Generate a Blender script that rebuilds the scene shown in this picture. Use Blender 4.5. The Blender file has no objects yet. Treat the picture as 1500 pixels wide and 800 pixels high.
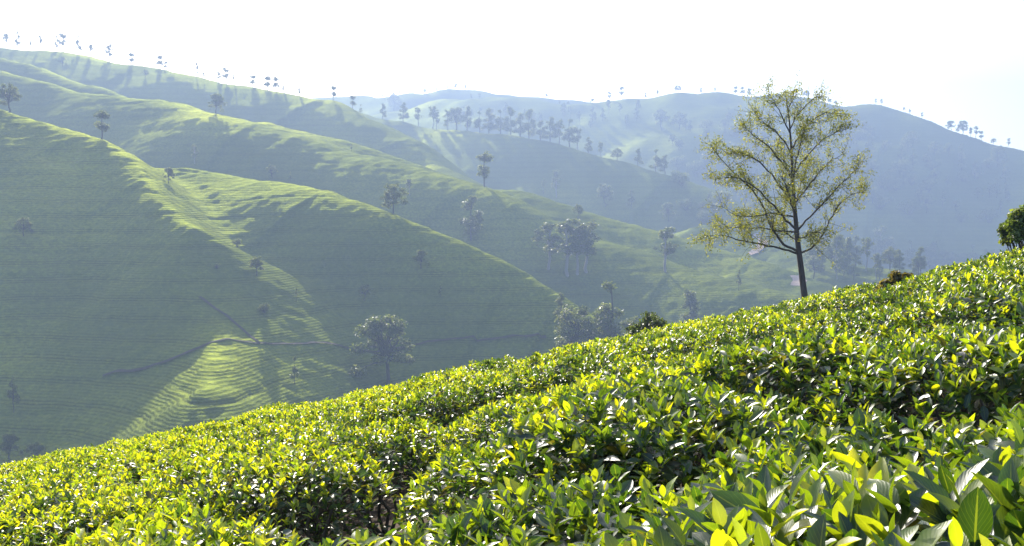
import bpy, math
import numpy as np
from mathutils import Matrix, Vector

# ------------------------------------------------------------------ camera
F = 1440.0                       # focal length in photo pixels (photo 1500 x 800)
PITCH = math.radians(-2.8)
scene = bpy.context.scene
COL = scene.collection
cam_d = bpy.data.cameras.new('camera')
cam_d.sensor_width = 36.0
cam_d.lens = 36.0 * F / 1500.0
cam_d.clip_start = 0.05
cam_d.clip_end = 20000.0
cam = bpy.data.objects.new('camera', cam_d)
cam.location = (0, 0, 0)
cam.rotation_euler = (math.radians(90) + PITCH, 0, 0)
COL.objects.link(cam)
scene.camera = cam

# ------------------------------------------------------------------ light
SUN_AZ = math.radians(-18.0)     # left of straight ahead
SUN_EL = math.radians(29.5)
world = bpy.data.worlds.new('World')
scene.world = world
world.use_nodes = True
wn = world.node_tree
wn.nodes.clear()
sky = wn.nodes.new('ShaderNodeTexSky')
sky.sky_type = 'NISHITA'
sky.sun_disc = False
sky.sun_elevation = SUN_EL
sky.sun_rotation = SUN_AZ
sky.altitude = 1200
sky.air_density = 1.0
sky.dust_density = 5.0
sky.ozone_density = 1.0
bg = wn.nodes.new('ShaderNodeBackground')
bg.inputs['Strength'].default_value = 0.15
wo = wn.nodes.new('ShaderNodeOutputWorld')
wn.links.new(sky.outputs[0], bg.inputs[0])
wn.links.new(bg.outputs[0], wo.inputs[0])

sun_d = bpy.data.lights.new('sun', 'SUN')
sun_d.energy = 4.6
sun_d.angle = math.radians(0.5)
sun_d.color = (1.0, 0.94, 0.82)
sun = bpy.data.objects.new('sun', sun_d)
to_sun = Vector((math.sin(SUN_AZ) * math.cos(SUN_EL), math.cos(SUN_AZ) * math.cos(SUN_EL), math.sin(SUN_EL)))
sun.rotation_euler = to_sun.to_track_quat('Z', 'Y').to_euler()
sun.location = (0, 0, 200)
COL.objects.link(sun)

scene.view_settings.view_transform = 'Standard'
scene.view_settings.look = 'None'
scene.view_settings.gamma = 1.0
scene.view_settings.exposure = 1.72
scene.render.engine = 'CYCLES'
cy = scene.cycles
cy.use_denoising = True
cy.max_bounces = 6
cy.diffuse_bounces = 3
cy.glossy_bounces = 2
cy.transmission_bounces = 4
cy.transparent_max_bounces = 4
cy.volume_bounces = 1
cy.sample_clamp_indirect = 4.0
cy.caustics_reflective = False
cy.caustics_refractive = False
HAZE_DENSITY = 0.00095
HAZE_COLOR = (0.245, 0.32, 0.475)
HAZE_G = 0.25

# ------------------------------------------------------------------ pixel helpers
CP, SP = math.cos(PITCH), math.sin(PITCH)
def ray(px, py):
    """slope (x/y, z/y) of the sight line through a photo pixel"""
    u, v = (px - 750.0) / F, (400.0 - py) / F
    y = CP - SP * v
    z = SP + CP * v
    return u / y, z / y
def at(px, py, d):
    a, b = ray(px, py)
    return np.array((a * d, d, b * d))

# ------------------------------------------------------------------ noise
class Noise:
    def __init__(s, seed, n=9):
        r = np.random.default_rng(seed)
        a = r.uniform(0, 2 * np.pi, n)
        k = r.uniform(0.6, 1.7, n)
        s.kx, s.ky, s.p = np.cos(a) * k, np.sin(a) * k, r.uniform(0, 6.28, n)
    def __call__(s, x, y, wl):
        f = 2 * np.pi / wl
        o = 0
        for a, b, p in zip(s.kx, s.ky, s.p):
            o = o + np.sin(x * a * f + y * b * f + p + 0.8 * np.sin(y * a * f * 0.6 - x * b * f * 0.6))
        return o / math.sqrt(len(s.p))
N1, N2, N3 = Noise(3), Noise(5), Noise(8)

# ------------------------------------------------------------------ the near tea slope
def smooth0(t):            # soft positive part
    return 0.5 * (t + np.sqrt(t * t + 0.25))
CA, CB, CC, CK, CY0 = -0.74, 0.212, -0.063, 0.0046, 5.0
def canopy(x, y):
    """height of the plucking table of the tea on our own slope"""
    x = np.asarray(x, float); y = np.asarray(y, float)
    t = np.clip(y - CY0, 0, 70)
    over = np.clip(y - CY0 - 70, 0, None)
    xs = 60 * np.tanh(x / 60)
    z = CA + CB * xs + CC * y - CK * t * t - over * 2 * CK * 70
    z = z + 0.30 * np.exp(-(((x - 0.60) / 0.5) ** 2 + ((y - 1.3) / 0.75) ** 2))
    z = z + 0.035 * N1(x, y, 2.6) * np.clip(y / 4, 0, 1)
    return z
BUSH_H = 0.80
# ------------------------------------------------------------------ the ridges, crest lines from the photograph with distances
RIDGES = {
 'left_spur': dict(p=[(-420,60,385,6),(-150,115,352,6),(0,154,330,5),(60,172,322,5),(130,200,312,4),(170,230,302,4),(215,266,288,3),(255,305,272,3),(290,336,258,2)], n=0.70, f=0.62),
 'near_ridge': dict(p=[(110,222,352,5),(200,240,344,5),(300,250,334,6),(400,267,324,8),(480,280,316,8),(550,308,304,6),(620,335,296,5),(700,365,288,4),(780,400,280,4),(860,440,270,3),(940,495,258,3)], n=0.70, f=0.60),
 'main_ridge': dict(p=[(-300,60,570,12),(-100,85,548,12),(0,105,528,10),(60,122,516,10),(190,146,496,9),(280,155,486,12),(340,168,477,16),(400,184,470,20),(440,200,463,22),(520,222,454,22),(640,255,440,24),(700,276,432,20),(760,300,420,18),(860,348,404,18),(1000,390,386,18),(1120,424,368,14),(1200,446,352,6)], n=0.68, f=0.55),
 'twin_ridge': dict(p=[(400,180,500,10),(520,212,494,9),(640,247,488,9),(720,276,480,8),(840,300,468,12),(1000,350,450,12),(1100,380,434,10),(1190,406,418,8)], n=0.47, f=0.60),
 'high_spur': dict(p=[(-200,70,640,10),(0,85,612,10),(60,97,600,8),(130,125,580,6),(195,146,556,4)], n=0.68, f=0.60),
 'sky_ridge': dict(p=[(-300,62,790,26),(0,71,750,26),(110,80,738,24),(220,100,724,18),(330,122,705,14),(480,146,676,12),(540,176,648,10),(600,205,620,9),(640,240,592,7)], n=0.57, f=0.60),
 'middle_ridge': dict(p=[(440,150,930,12),(560,172,880,12),(650,190,848,12),(760,200,806,12),(880,228,764,12),(1000,262,724,12),(1060,292,694,10),(1160,345,640,8)], n=0.53, f=0.60),
 'far_hill': dict(p=[(500,178,1340,20),(640,153,1310,30),(720,141,1290,30),(830,151,1250,26),(870,153,1240,24),(940,145,1220,24),(1000,138,1200,26),(1090,135,1180,28),(1180,142,1150,26),(1300,165,1120,24),(1360,180,1100,24),(1420,200,1080,22),(1500,223,1050,22),(1750,300,980,22)], n=0.52, f=0.55),
 'pale_hill': dict(p=[(300,152,1560,30),(540,143,1530,30),(600,134,1510,30),(700,135,1510,30),(760,142,1510,30),(880,150,1510,30)], n=0.6, f=0.6),
 'path_spur': dict(p=[(1040,330,560,12),(1150,365,520,10),(1250,385,480,9),(1330,402,450,8)], n=0.5, f=0.5),
 'lit_shoulder': dict(p=[(283,452,238,3),(292,480,226,4),(310,520,212,7),(325,560,200,8)], n=0.74, f=0.70),
 'valley_spur': dict(p=[(1075,402,404,5),(1130,424,390,4),(1185,436,376,4)], n=0.6, f=0.5),
 'valley_terrace': dict(p=[(1180,392,478,6),(1240,402,460,5),(1310,420,440,4)], n=0.5, f=0.5),
 'left_shoulder': dict(p=[(20,196,312,5),(50,235,298,3)], n=0.62, f=0.6),
}
for r in RIDGES.values():
    r['xyz'] = np.array([at(a, b, d) for a, b, d, _ in r['p']])
    r['rad'] = np.array([q[3] for q in r['p']], float)
FLOOR = -50.0
def ridge_h(r, x, y):
    P, R = r['xyz'], r['rad']
    best = np.full(x.shape, 1e18); bz = np.zeros(x.shape); br = np.ones(x.shape); bdy = np.zeros(x.shape)
    for i in range(len(P) - 1):
        ax, ay, az = P[i]; bx, by, bz_ = P[i + 1]
        dx, dy = bx - ax, by - ay
        t = np.clip(((x - ax) * dx + (y - ay) * dy) / (dx * dx + dy * dy), 0, 1)
        qx, qy = ax + t * dx, ay + t * dy
        d2 = (x - qx) ** 2 + (y - qy) ** 2
        m = d2 < best
        best = np.where(m, d2, best)
        bz = np.where(m, az + t * (bz_ - az), bz)
        br = np.where(m, R[i] + t * (R[i + 1] - R[i]), br)
        bdy = np.where(m, y - qy, bdy)
    d = np.sqrt(best)
    w = np.clip((bdy / (d + 1e-6)) / 0.8 + 0.5, 0, 1)
    w = w * w * (3 - 2 * w)
    s = r['n'] * (1 - w) + r['f'] * w
    return bz - s * (np.sqrt(best + br * br) - br)
def hills(x, y):
    x = np.asarray(x, float); y = np.asarray(y, float)
    wx = x + 3 * N2(x, y, 130); wy = y + 3 * N3(x, y, 120)
    K = 2.2
    hs = [ridge_h(r, wx, wy) for r in RIDGES.values()]
    hs.append(np.full(x.shape, FLOOR) + 3 * N1(x, y, 160))
    m = np.max(hs, axis=0)
    h = m + K * np.log(sum(np.exp((q - m) / K) for q in hs))
    far = np.clip((y - 150) / 300, 0, 1)
    vf = np.clip((y - 780) / 150, 0, 1)
    h = h + (0.5 + 1.3 * far) * N3(x, y, 55) * 0.4 + 0.2 * N1(x, y, 17) + 0.13 * N2(x, y, 6.5) + vf * (2.6 * N2(x, y, 210) + 1.9 * N1(x, y, 90))
    return h
def terrain(x, y):
    x = np.asarray(x, float); y = np.asarray(y, float)
    g = canopy(x, y) - BUSH_H
    h = hills(x, np.maximum(y, 60.0))
    w = np.clip((y - 60) / 80, 0, 1)
    h = h - (1 - w) * 40
    m = np.maximum(g, h)
    K = 1.0
    r = m + K * np.log1p(np.exp(-np.abs(g - h) / K))
    return np.where(y < 55, g, r)
def terraces(x, y, h):
    """the contour paths cut between blocks of tea rows"""
    ph = (h + 0.9 * N2(x, y, 90)) / 5.2
    fr = ph - np.floor(ph)
    keep = np.clip(0.5 + 0.9 * N3(x, y + 3 * np.floor(ph), 75), 0, 1)
    return -0.5 * np.exp(-((fr - 0.5 + 0.12 * N1(x, y, 40)) / 0.05) ** 2) * keep
def hit(px, py, d0=120.0, d1=1640.0):
    a, b = ray(px, py)
    d = np.geomspace(d0, d1, 1400)
    h = terrain(a * d, d)
    k = np.argmax(b * d < h)
    if not (b * d < h).any():
        k = int(np.argmin(b * d - h))
    return np.array((a * d[k], d[k], float(h[k])))
def crest(name, px):
    r = RIDGES[name]
    xs = [q[0] for q in r['p']]
    c = np.array([np.interp(px, xs, r['xyz'][:, i]) for i in range(3)])
    # the skyline column: highest sight angle over the ridge
    a = ray(px, 100)[0]
    d = np.linspace(c[1] - 70, c[1] + 70, 120)
    h = terrain(a * d, d)
    k = int(np.argmax(h / d))
    return np.array((a * d[k], d[k], float(h[k])))
def ground_hit(px, py, d0=0.7, d1=60, lift=0.0):
    a, b = ray(px, py)
    d = np.geomspace(d0, d1, 900)
    h = canopy(a * d, d) + lift
    ok = b * d < h
    k = int(np.argmax(ok)) if ok.any() else int(np.argmin(b * d - h))
    return np.array((a * d[k], d[k], float(h[k])))

# ------------------------------------------------------------------ mesh helpers
def mesh_np(name, V, Fc, smooth=True, tint=None, uv=None):
    V = np.ascontiguousarray(V, np.float32)
    me = bpy.data.meshes.new(name)
    me.vertices.add(len(V)); me.vertices.foreach_set('co', V.ravel())
    if not isinstance(Fc, (list, tuple)):
        Fc = [Fc]
    Fc = [np.asarray(f, np.int32) for f in Fc if len(f)]
    tot = np.concatenate([np.full(len(f), f.shape[1], np.int32) for f in Fc])
    loops = np.concatenate([f.ravel() for f in Fc])
    st = np.concatenate([[0], np.cumsum(tot)[:-1]]).astype(np.int32)
    me.loops.add(len(loops)); me.loops.foreach_set('vertex_index', loops)
    me.polygons.add(len(tot)); me.polygons.foreach_set('loop_start', st)
    me.polygons.foreach_set('use_smooth', np.full(len(tot), smooth))
    me.update(calc_edges=True)
    if tint is not None:
        a = me.attributes.new('tint', 'FLOAT_COLOR', 'POINT')
        c = np.ones((len(V), 4), np.float32); c[:, :3] = tint
        a.data.foreach_set('color', c.ravel())
    if uv is not None:
        l = me.uv_layers.new(name='leaf_uv')
        l.data.foreach_set('uv', np.ascontiguousarray(uv[loops], np.float32).ravel())
    return me
def obj(name, me, mat=None, parent=None):
    o = bpy.data.objects.new(name, me)
    if mat is not None and me is not None and not me.materials:
        me.materials.append(mat)
    COL.objects.link(o)
    if parent is not None:
        o.parent = parent
    return o
def thing(name, label, cat, loc, rotz=0.0, group=None, scale=1.0):
    o = bpy.data.objects.new(name, None)
    o.empty_display_size = 0.2
    o.location = loc; o.rotation_euler = (0, 0, rotz); o.scale = (scale,) * 3
    o['label'] = label; o['category'] = cat
    if group: o['group'] = group
    COL.objects.link(o)
    return o
def tubes(paths, sides=6):
    """paths: list of (points Nx3, radii N); one mesh of tapered tubes"""
    V, Q = [], []; base = 0
    for P, R in paths:
        P = np.asarray(P, float); R = np.asarray(R, float); n = len(P)
        T = np.gradient(P, axis=0); T /= np.linalg.norm(T, axis=1)[:, None] + 1e-9
        ref = np.array((0.31, 0.95, 0.05)) if abs(T[0][2]) > 0.6 else np.array((0.1, 0.05, 0.99))
        A = np.cross(T, ref); A /= np.linalg.norm(A, axis=1)[:, None] + 1e-9
        B = np.cross(T, A)
        th = np.arange(sides) * 2 * np.pi / sides
        ring = P[:, None] + R[:, None, None] * (np.cos(th)[None, :, None] * A[:, None] + np.sin(th)[None, :, None] * B[:, None])
        V.append(ring.reshape(-1, 3))
        i, j = np.meshgrid(np.arange(n - 1), np.arange(sides), indexing='ij')
        j2 = (j + 1) % sides
        Q.append(base + np.stack([i * sides + j, i * sides + j2, (i + 1) * sides + j2, (i + 1) * sides + j], -1).reshape(-1, 4))
        base += n * sides
    return np.concatenate(V), np.concatenate(Q)
def leaf_template(nseg, wave=0.0, seed=0):
    """unit leaf: x across (-.5...5), y along (0..1); fold raises the margins"""
    rg = np.random.default_rng(seed)
    t = np.linspace(0, 1, nseg + 1)
    w = np.sin(np.pi * np.clip(t, 0, 1) ** 0.85) ** 0.8 * 0.5
    w[0] = 0.04; w[-1] = 0.0
    V, uv = [], []
    for k in range(nseg + 1):
        for s in (-1, 0, 1):
            V.append((s * w[k], t[k], abs(s) * w[k] * 0.45 + (wave * rg.normal() * abs(s) if 0 < k < nseg else 0)))
            uv.append((s * 0.5 + 0.5, t[k]))
    Q = []
    for k in range(nseg):
        for c in (0, 1):
            a = k * 3 + c
            Q.append((a, a + 1, a + 4, a + 3))
    return np.array(V), np.array(Q), np.array(uv)
def leaf_cloud(tmpl, pos, T, Nn, L, W, curl):
    tv, tq, tuv = tmpl
    S = np.cross(T, Nn); S /= np.linalg.norm(S, axis=1)[:, None] + 1e-9
    Nn = np.cross(S, T)
    v = (pos[:, None] + (tv[None, :, 1] * L[:, None])[..., None] * T[:, None]
         + (tv[None, :, 0] * W[:, None])[..., None] * S[:, None]
         + (tv[None, :, 2] * W[:, None] - curl[:, None] * L[:, None] * tv[None, :, 1] ** 2)[..., None] * Nn[:, None])
    n, m = len(pos), len(tv)
    f = (tq[None] + (np.arange(n) * m)[:, None, None]).reshape(-1, 4)
    return v.reshape(-1, 3), f, np.tile(tuv, (n, 1))
def unit(v):
    return v / (np.linalg.norm(v, axis=-1, keepdims=True) + 1e-9)

# ------------------------------------------------------------------ materials
def new_mat(name):
    m = bpy.data.materials.new(name); m.use_nodes = True
    nt = m.node_tree; nt.nodes.clear()
    return m, nt, nt.nodes, nt.links
def math_n(N, L, op, a, b=None):
    n = N.new('ShaderNodeMath'); n.operation = op
    for i, v in enumerate((a, b)):
        if v is None: continue
        if isinstance(v, (int, float)): n.inputs[i].default_value = v
        else: L.new(v, n.inputs[i])
    return n.outputs[0]
def noise_n(N, L, vec, scale, detail=3, rough=0.55):
    n = N.new('ShaderNodeTexNoise'); n.inputs['Scale'].default_value = scale
    n.inputs['Detail'].default_value = detail; n.inputs['Roughness'].default_value = rough
    L.new(vec, n.inputs['Vector'])
    return n
def ramp_n(N, L, fac, stops):
    r = N.new('ShaderNodeValToRGB')
    e = r.color_ramp.elements
    while len(e) < len(stops): e.new(0.5)
    for q, (p, c) in zip(e, stops):
        q.position = p; q.color = (*c, 1) if len(c) == 3 else c
    L.new(fac, r.inputs[0])
    return r.outputs[0]
def leaf_mat(name, trans=0.4, rough=0.38, tgain=(2.0, 1.75, 0.55), spec=0.5, veins=True):
    m, nt, N, L = new_mat(name)
    at_ = N.new('ShaderNodeAttribute'); at_.attribute_name = 'tint'
    col = at_.outputs['Color']
    pos = N.new('ShaderNodeNewGeometry')
    nz = noise_n(N, L, pos.outputs['Position'], 40, 2)
    mm = N.new('ShaderNodeMix'); mm.data_type = 'RGBA'; mm.blend_type = 'MULTIPLY'
    mm.inputs['Factor'].default_value = 0.5
    L.new(col, mm.inputs['A']); L.new(ramp_n(N, L, nz.outputs['Fac'], [(0.25, (0.55, 0.6, 0.5)), (0.75, (1.25, 1.2, 1.1))]), mm.inputs['B'])
    col = mm.outputs['Result']
    bump = None
    if veins:
        uv = N.new('ShaderNodeUVMap'); uv.uv_map = 'leaf_uv'
        sp = N.new('ShaderNodeSeparateXYZ'); L.new(uv.outputs[0], sp.inputs[0])
        ax = math_n(N, L, 'ABSOLUTE', math_n(N, L, 'SUBTRACT', sp.outputs[0], 0.5))
        rib = math_n(N, L, 'LESS_THAN', ax, 0.035)
        ph = math_n(N, L, 'SUBTRACT', math_n(N, L, 'MULTIPLY', sp.outputs[1], 9.0), math_n(N, L, 'MULTIPLY', ax, 7.0))
        sv = math_n(N, L, 'SINE', math_n(N, L, 'MULTIPLY', ph, 6.283))
        side = math_n(N, L, 'GREATER_THAN', sv, 0.93)
        v = math_n(N, L, 'MAXIMUM', rib, math_n(N, L, 'MULTIPLY', side, 0.35))
        m2 = N.new('ShaderNodeMix'); m2.data_type = 'RGBA'; m2.blend_type = 'MIX'
        L.new(math_n(N, L, 'MULTIPLY', v, 0.35), m2.inputs['Factor'])
        L.new(col, m2.inputs['A']); m2.inputs['B'].default_value = (0.22, 0.27, 0.06, 1)
        col = m2.outputs['Result']
        b = N.new('ShaderNodeBump'); b.inputs['Strength'].default_value = 0.12; b.inputs['Distance'].default_value = 0.001
        L.new(sv, b.inputs['Height']); bump = b.outputs[0]
    p = N.new('ShaderNodeBsdfPrincipled')
    p.inputs['Roughness'].default_value = rough
    p.inputs['Specular IOR Level'].default_value = spec
    L.new(col, p.inputs['Base Color'])
    if bump: L.new(bump, p.inputs['Normal'])
    tr = N.new('ShaderNodeBsdfTranslucent')
    tm = N.new('ShaderNodeMix'); tm.data_type = 'RGBA'; tm.blend_type = 'MULTIPLY'; tm.inputs['Factor'].default_value = 1
    L.new(col, tm.inputs['A']); tm.inputs['B'].default_value = (*tgain, 1)
    L.new(tm.outputs['Result'], tr.inputs['Color'])
    ms = N.new('ShaderNodeMixShader'); ms.inputs[0].default_value = trans
    L.new(p.outputs[0], ms.inputs[1]); L.new(tr.outputs[0], ms.inputs[2])
    o = N.new('ShaderNodeOutputMaterial'); L.new(ms.outputs[0], o.inputs['Surface'])
    return m
M = {}
M['tea_leaf'] = leaf_mat('tea_leaf', trans=0.5, rough=0.36, spec=0.8, tgain=(2.7, 2.4, 0.32))
M['tree_leaf'] = leaf_mat('tree_leaf', trans=0.5, rough=0.45, spec=0.4, veins=False, tgain=(2.3, 2.1, 0.8))
def bark_mat(name, c0, c1, scale=12):
    m, nt, N, L = new_mat(name)
    g = N.new('ShaderNodeTexCoord')
    mp = N.new('ShaderNodeMapping'); mp.inputs['Scale'].default_value = (1, 1, 0.25); L.new(g.outputs['Object'], mp.inputs[0])
    n = noise_n(N, L, mp.outputs[0], scale, 5, 0.6)
    p = N.new('ShaderNodeBsdfPrincipled'); p.inputs['Roughness'].default_value = 0.85
    L.new(ramp_n(N, L, n.outputs['Fac'], [(0.3, c0), (0.7, c1)]), p.inputs['Base Color'])
    b = N.new('ShaderNodeBump'); b.inputs['Strength'].default_value = 0.6; b.inputs['Distance'].default_value = 0.02
    L.new(n.outputs['Fac'], b.inputs['Height']); L.new(b.outputs[0], p.inputs['Normal'])
    o = N.new('ShaderNodeOutputMaterial'); L.new(p.outputs[0], o.inputs[0])
    return m
M['bark'] = bark_mat('bark', (0.022, 0.019, 0.017), (0.07, 0.06, 0.05))
M['pale_bark'] = bark_mat('pale_bark', (0.16, 0.14, 0.12), (0.34, 0.31, 0.27), 3)
M['stem'] = bark_mat('stem', (0.04, 0.03, 0.02), (0.12, 0.09, 0.06), 30)
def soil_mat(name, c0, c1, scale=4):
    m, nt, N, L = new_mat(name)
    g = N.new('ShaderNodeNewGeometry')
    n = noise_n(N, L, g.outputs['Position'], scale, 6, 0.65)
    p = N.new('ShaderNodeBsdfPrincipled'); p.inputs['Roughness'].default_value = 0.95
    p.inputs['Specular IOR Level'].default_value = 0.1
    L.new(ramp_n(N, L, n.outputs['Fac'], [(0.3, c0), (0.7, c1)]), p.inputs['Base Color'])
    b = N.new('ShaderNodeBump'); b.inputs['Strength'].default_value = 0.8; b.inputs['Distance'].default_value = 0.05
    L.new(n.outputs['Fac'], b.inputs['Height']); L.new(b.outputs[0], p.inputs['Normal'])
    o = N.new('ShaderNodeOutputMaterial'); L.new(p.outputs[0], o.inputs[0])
    return m
M['soil'] = soil_mat('soil', (0.03, 0.02, 0.013), (0.09, 0.06, 0.04))
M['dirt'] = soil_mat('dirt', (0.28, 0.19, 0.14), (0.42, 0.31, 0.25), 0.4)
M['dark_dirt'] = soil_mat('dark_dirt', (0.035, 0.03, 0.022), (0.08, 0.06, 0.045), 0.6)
def hill_mat():
    m, nt, N, L = new_mat('tea_hillside')
    g = N.new('ShaderNodeNewGeometry'); P = g.outputs['Position']
    sp = N.new('ShaderNodeSeparateXYZ'); L.new(P, sp.inputs[0])
    big = noise_n(N, L, P, 0.012, 4, 0.5)
    mid = noise_n(N, L, P, 0.07, 4, 0.6)
    fine = noise_n(N, L, P, 0.9, 4, 0.7)
    # planting rows follow the contours
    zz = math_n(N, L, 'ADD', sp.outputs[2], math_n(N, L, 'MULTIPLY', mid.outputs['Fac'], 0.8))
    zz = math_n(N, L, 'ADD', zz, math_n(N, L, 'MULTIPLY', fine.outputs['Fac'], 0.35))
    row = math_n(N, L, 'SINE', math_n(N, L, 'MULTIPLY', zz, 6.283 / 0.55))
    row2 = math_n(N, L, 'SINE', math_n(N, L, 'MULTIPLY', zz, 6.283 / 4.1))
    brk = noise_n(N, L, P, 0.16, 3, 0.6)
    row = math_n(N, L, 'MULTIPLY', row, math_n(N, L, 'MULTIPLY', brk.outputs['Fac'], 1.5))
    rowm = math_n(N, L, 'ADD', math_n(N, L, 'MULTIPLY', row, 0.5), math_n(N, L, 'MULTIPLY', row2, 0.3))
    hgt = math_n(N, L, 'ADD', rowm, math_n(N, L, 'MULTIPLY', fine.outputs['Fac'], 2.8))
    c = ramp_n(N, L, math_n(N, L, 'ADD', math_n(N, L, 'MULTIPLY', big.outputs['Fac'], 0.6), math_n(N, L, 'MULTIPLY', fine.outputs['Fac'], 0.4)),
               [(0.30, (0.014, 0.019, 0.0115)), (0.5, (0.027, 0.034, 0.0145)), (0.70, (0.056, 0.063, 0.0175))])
    furrow = ramp_n(N, L, math_n(N, L, 'ADD', math_n(N, L, 'MULTIPLY', rowm, 0.5), 0.5), [(0.10, (0.45, 0.42, 0.36)), (0.34, (1, 1, 1))])  # dark bands: soil and the shade between rows, both put into the colour
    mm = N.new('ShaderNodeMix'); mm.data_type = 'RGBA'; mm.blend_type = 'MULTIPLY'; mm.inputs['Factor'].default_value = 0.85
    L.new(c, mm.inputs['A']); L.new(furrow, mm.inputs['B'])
    p = N.new('ShaderNodeBsdfPrincipled'); p.inputs['Roughness'].default_value = 1.0
    p.inputs['Specular IOR Level'].default_value = 0.0
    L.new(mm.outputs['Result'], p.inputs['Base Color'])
    b = N.new('ShaderNodeBump'); b.inputs['Strength'].default_value = 0.55; b.inputs['Distance'].default_value = 0.16
    L.new(hgt, b.inputs['Height']); L.new(b.outputs[0], p.inputs['Normal'])
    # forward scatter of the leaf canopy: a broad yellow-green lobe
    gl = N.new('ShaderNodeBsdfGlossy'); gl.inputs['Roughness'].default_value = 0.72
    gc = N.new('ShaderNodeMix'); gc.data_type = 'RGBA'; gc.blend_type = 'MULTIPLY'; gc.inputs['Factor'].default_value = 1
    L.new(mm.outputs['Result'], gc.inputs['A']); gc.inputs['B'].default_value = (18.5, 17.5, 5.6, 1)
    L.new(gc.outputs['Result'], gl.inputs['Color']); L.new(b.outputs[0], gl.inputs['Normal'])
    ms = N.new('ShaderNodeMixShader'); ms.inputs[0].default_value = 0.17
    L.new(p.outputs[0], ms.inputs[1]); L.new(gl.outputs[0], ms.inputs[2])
    o = N.new('ShaderNodeOutputMaterial'); L.new(ms.outputs[0], o.inputs[0])
    return m
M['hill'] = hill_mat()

# ------------------------------------------------------------------ ground sheets
def grid_sheet(name, X, Y, Z, mat, label=None):
    n, k = X.shape
    V = np.stack([X, Y, Z], -1).reshape(-1, 3)
    i, j = np.meshgrid(np.arange(n - 1), np.arange(k - 1), indexing='ij')
    Q = np.stack([i * k + j, i * k + j + 1, (i + 1) * k + j + 1, (i + 1) * k + j], -1).reshape(-1, 4)
    o = obj(name, mesh_np(name, V, Q), mat)
    o['kind'] = 'structure'
    return o
ys = np.concatenate([np.linspace(-60, -8, 14), np.linspace(-7, 55, 190)])
tt = np.linspace(-1, 1, 150)
X = tt[None] * (30 + 0.75 * np.abs(ys))[:, None]; Y = np.repeat(ys[:, None], len(tt), 1)
grid_sheet('ground', X, Y, terrain(X, Y), M['soil'])
ys = np.concatenate([np.geomspace(55, 150, 50)[:-1], np.linspace(150, 360, 330)[:-1], np.linspace(360, 620, 220)[:-1], np.linspace(620, 1350, 230)[:-1], np.geomspace(1350, 1650, 24)])
tt = np.linspace(-1, 1, 640)
X = tt[None] * (70 + 0.68 * ys)[:, None]; Y = np.repeat(ys[:, None], len(tt), 1)
H = terrain(X, Y)
H = H + terraces(X, Y, H) * np.clip((Y - 140) / 40, 0, 1)
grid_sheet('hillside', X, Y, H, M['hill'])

# paths draped over the hills
def path_strip(name, pix, width, mat, lift=0.12):
    P = np.array([hit(a, b) for a, b in pix])
    seg = np.concatenate([[0], np.cumsum(np.linalg.norm(np.diff(P[:, :2], axis=0), axis=1))])
    s = np.linspace(0, seg[-1], max(8, int(seg[-1] / 1.0)))
    x = np.interp(s, seg, P[:, 0]); y = np.interp(s, seg, P[:, 1])
    k = np.ones(9) / 9
    if len(s) > 30:
        for _ in range(14):
            x[4:-4] = np.convolve(x, k, 'valid'); y[4:-4] = np.convolve(y, k, 'valid')
    tx, ty = np.gradient(x), np.gradient(y); n = np.hypot(tx, ty) + 1e-9
    nx, ny = -ty / n, tx / n
    rg = np.random.default_rng(len(s))
    w = width * (1 + 0.2 * np.sin(s * 0.11) + 0.06 * rg.normal(size=len(s)))
    rows = []
    zc = terrain(x, y) + lift
    for q in (-0.5, -0.2, 0.2, 0.5):
        X_, Y_ = x + nx * w * q, y + ny * w * q
        z_ = np.maximum(zc * 0.7 + 0.3 * (terrain(X_, Y_) + lift), terrain(X_, Y_) + 0.08)
        rows.append(np.stack([X_, Y_, z_], -1))
    A = np.array(rows).transpose(1, 0, 2)
    return grid_sheet(name, A[..., 0], A[..., 1], A[..., 2], mat)
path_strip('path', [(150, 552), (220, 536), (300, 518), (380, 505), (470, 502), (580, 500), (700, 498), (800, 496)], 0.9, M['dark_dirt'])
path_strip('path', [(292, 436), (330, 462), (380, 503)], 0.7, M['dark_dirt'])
path_strip('path', [(1108, 344), (1116, 352), (1128, 360), (1118, 367), (1098, 374)], 4.5, M['dirt'])
path_strip('path', [(1165, 404), (1172, 412), (1168, 420)], 5.0, M['dirt'])
path_strip('path', [(1186, 378), (1206, 377)], 2.6, M['dirt'])

# ------------------------------------------------------------------ trees on the hills
G_FOL = np.array([(0.075, 0.10, 0.03), (0.10, 0.12, 0.04), (0.06, 0.08, 0.03)])
def crown_mesh(name, rg, blobs, nleaf, size, cols):
    """blobs: (centre, radii) leaf clumps; leaves spread through each clump"""
    vol = np.array([b[1][0] * b[1][1] for b in blobs]); vol = vol / vol.sum()
    pos, Nn, tint = [], [], []
    for (c, r), w in zip(blobs, vol):
        n = max(12, int(nleaf * w))
        d = unit(rg.normal(size=(n, 3)))
        rad = rg.uniform(0.15, 1.25, n) ** 0.8
        pos.append(np.array(c) + d * np.array(r) * rad[:, None])
        Nn.append(unit(d * 0.7 + rg.normal(size=(n, 3)) * 0.7 + np.array((0, 0, 0.4))))
        cc = cols[rg.integers(len(cols))]
        tint.append(cc * rg.uniform(0.7, 1.35, (n, 1)))
    pos, Nn, tint = map(np.concatenate, (pos, Nn, tint))
    T = unit(np.cross(Nn, rg.normal(size=Nn.shape)))
    L = size * rg.uniform(0.6, 1.4, len(pos)); W = L * rg.uniform(0.45, 0.8, len(pos))
    v, f, _ = leaf_cloud(TM_LOW, pos - T * L[:, None] / 2, T, Nn, L, W, rg.uniform(0, 0.3, len(pos)))
    return mesh_np(name, v, f, tint=np.repeat(tint, len(TM_LOW[0]), 0))
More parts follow.
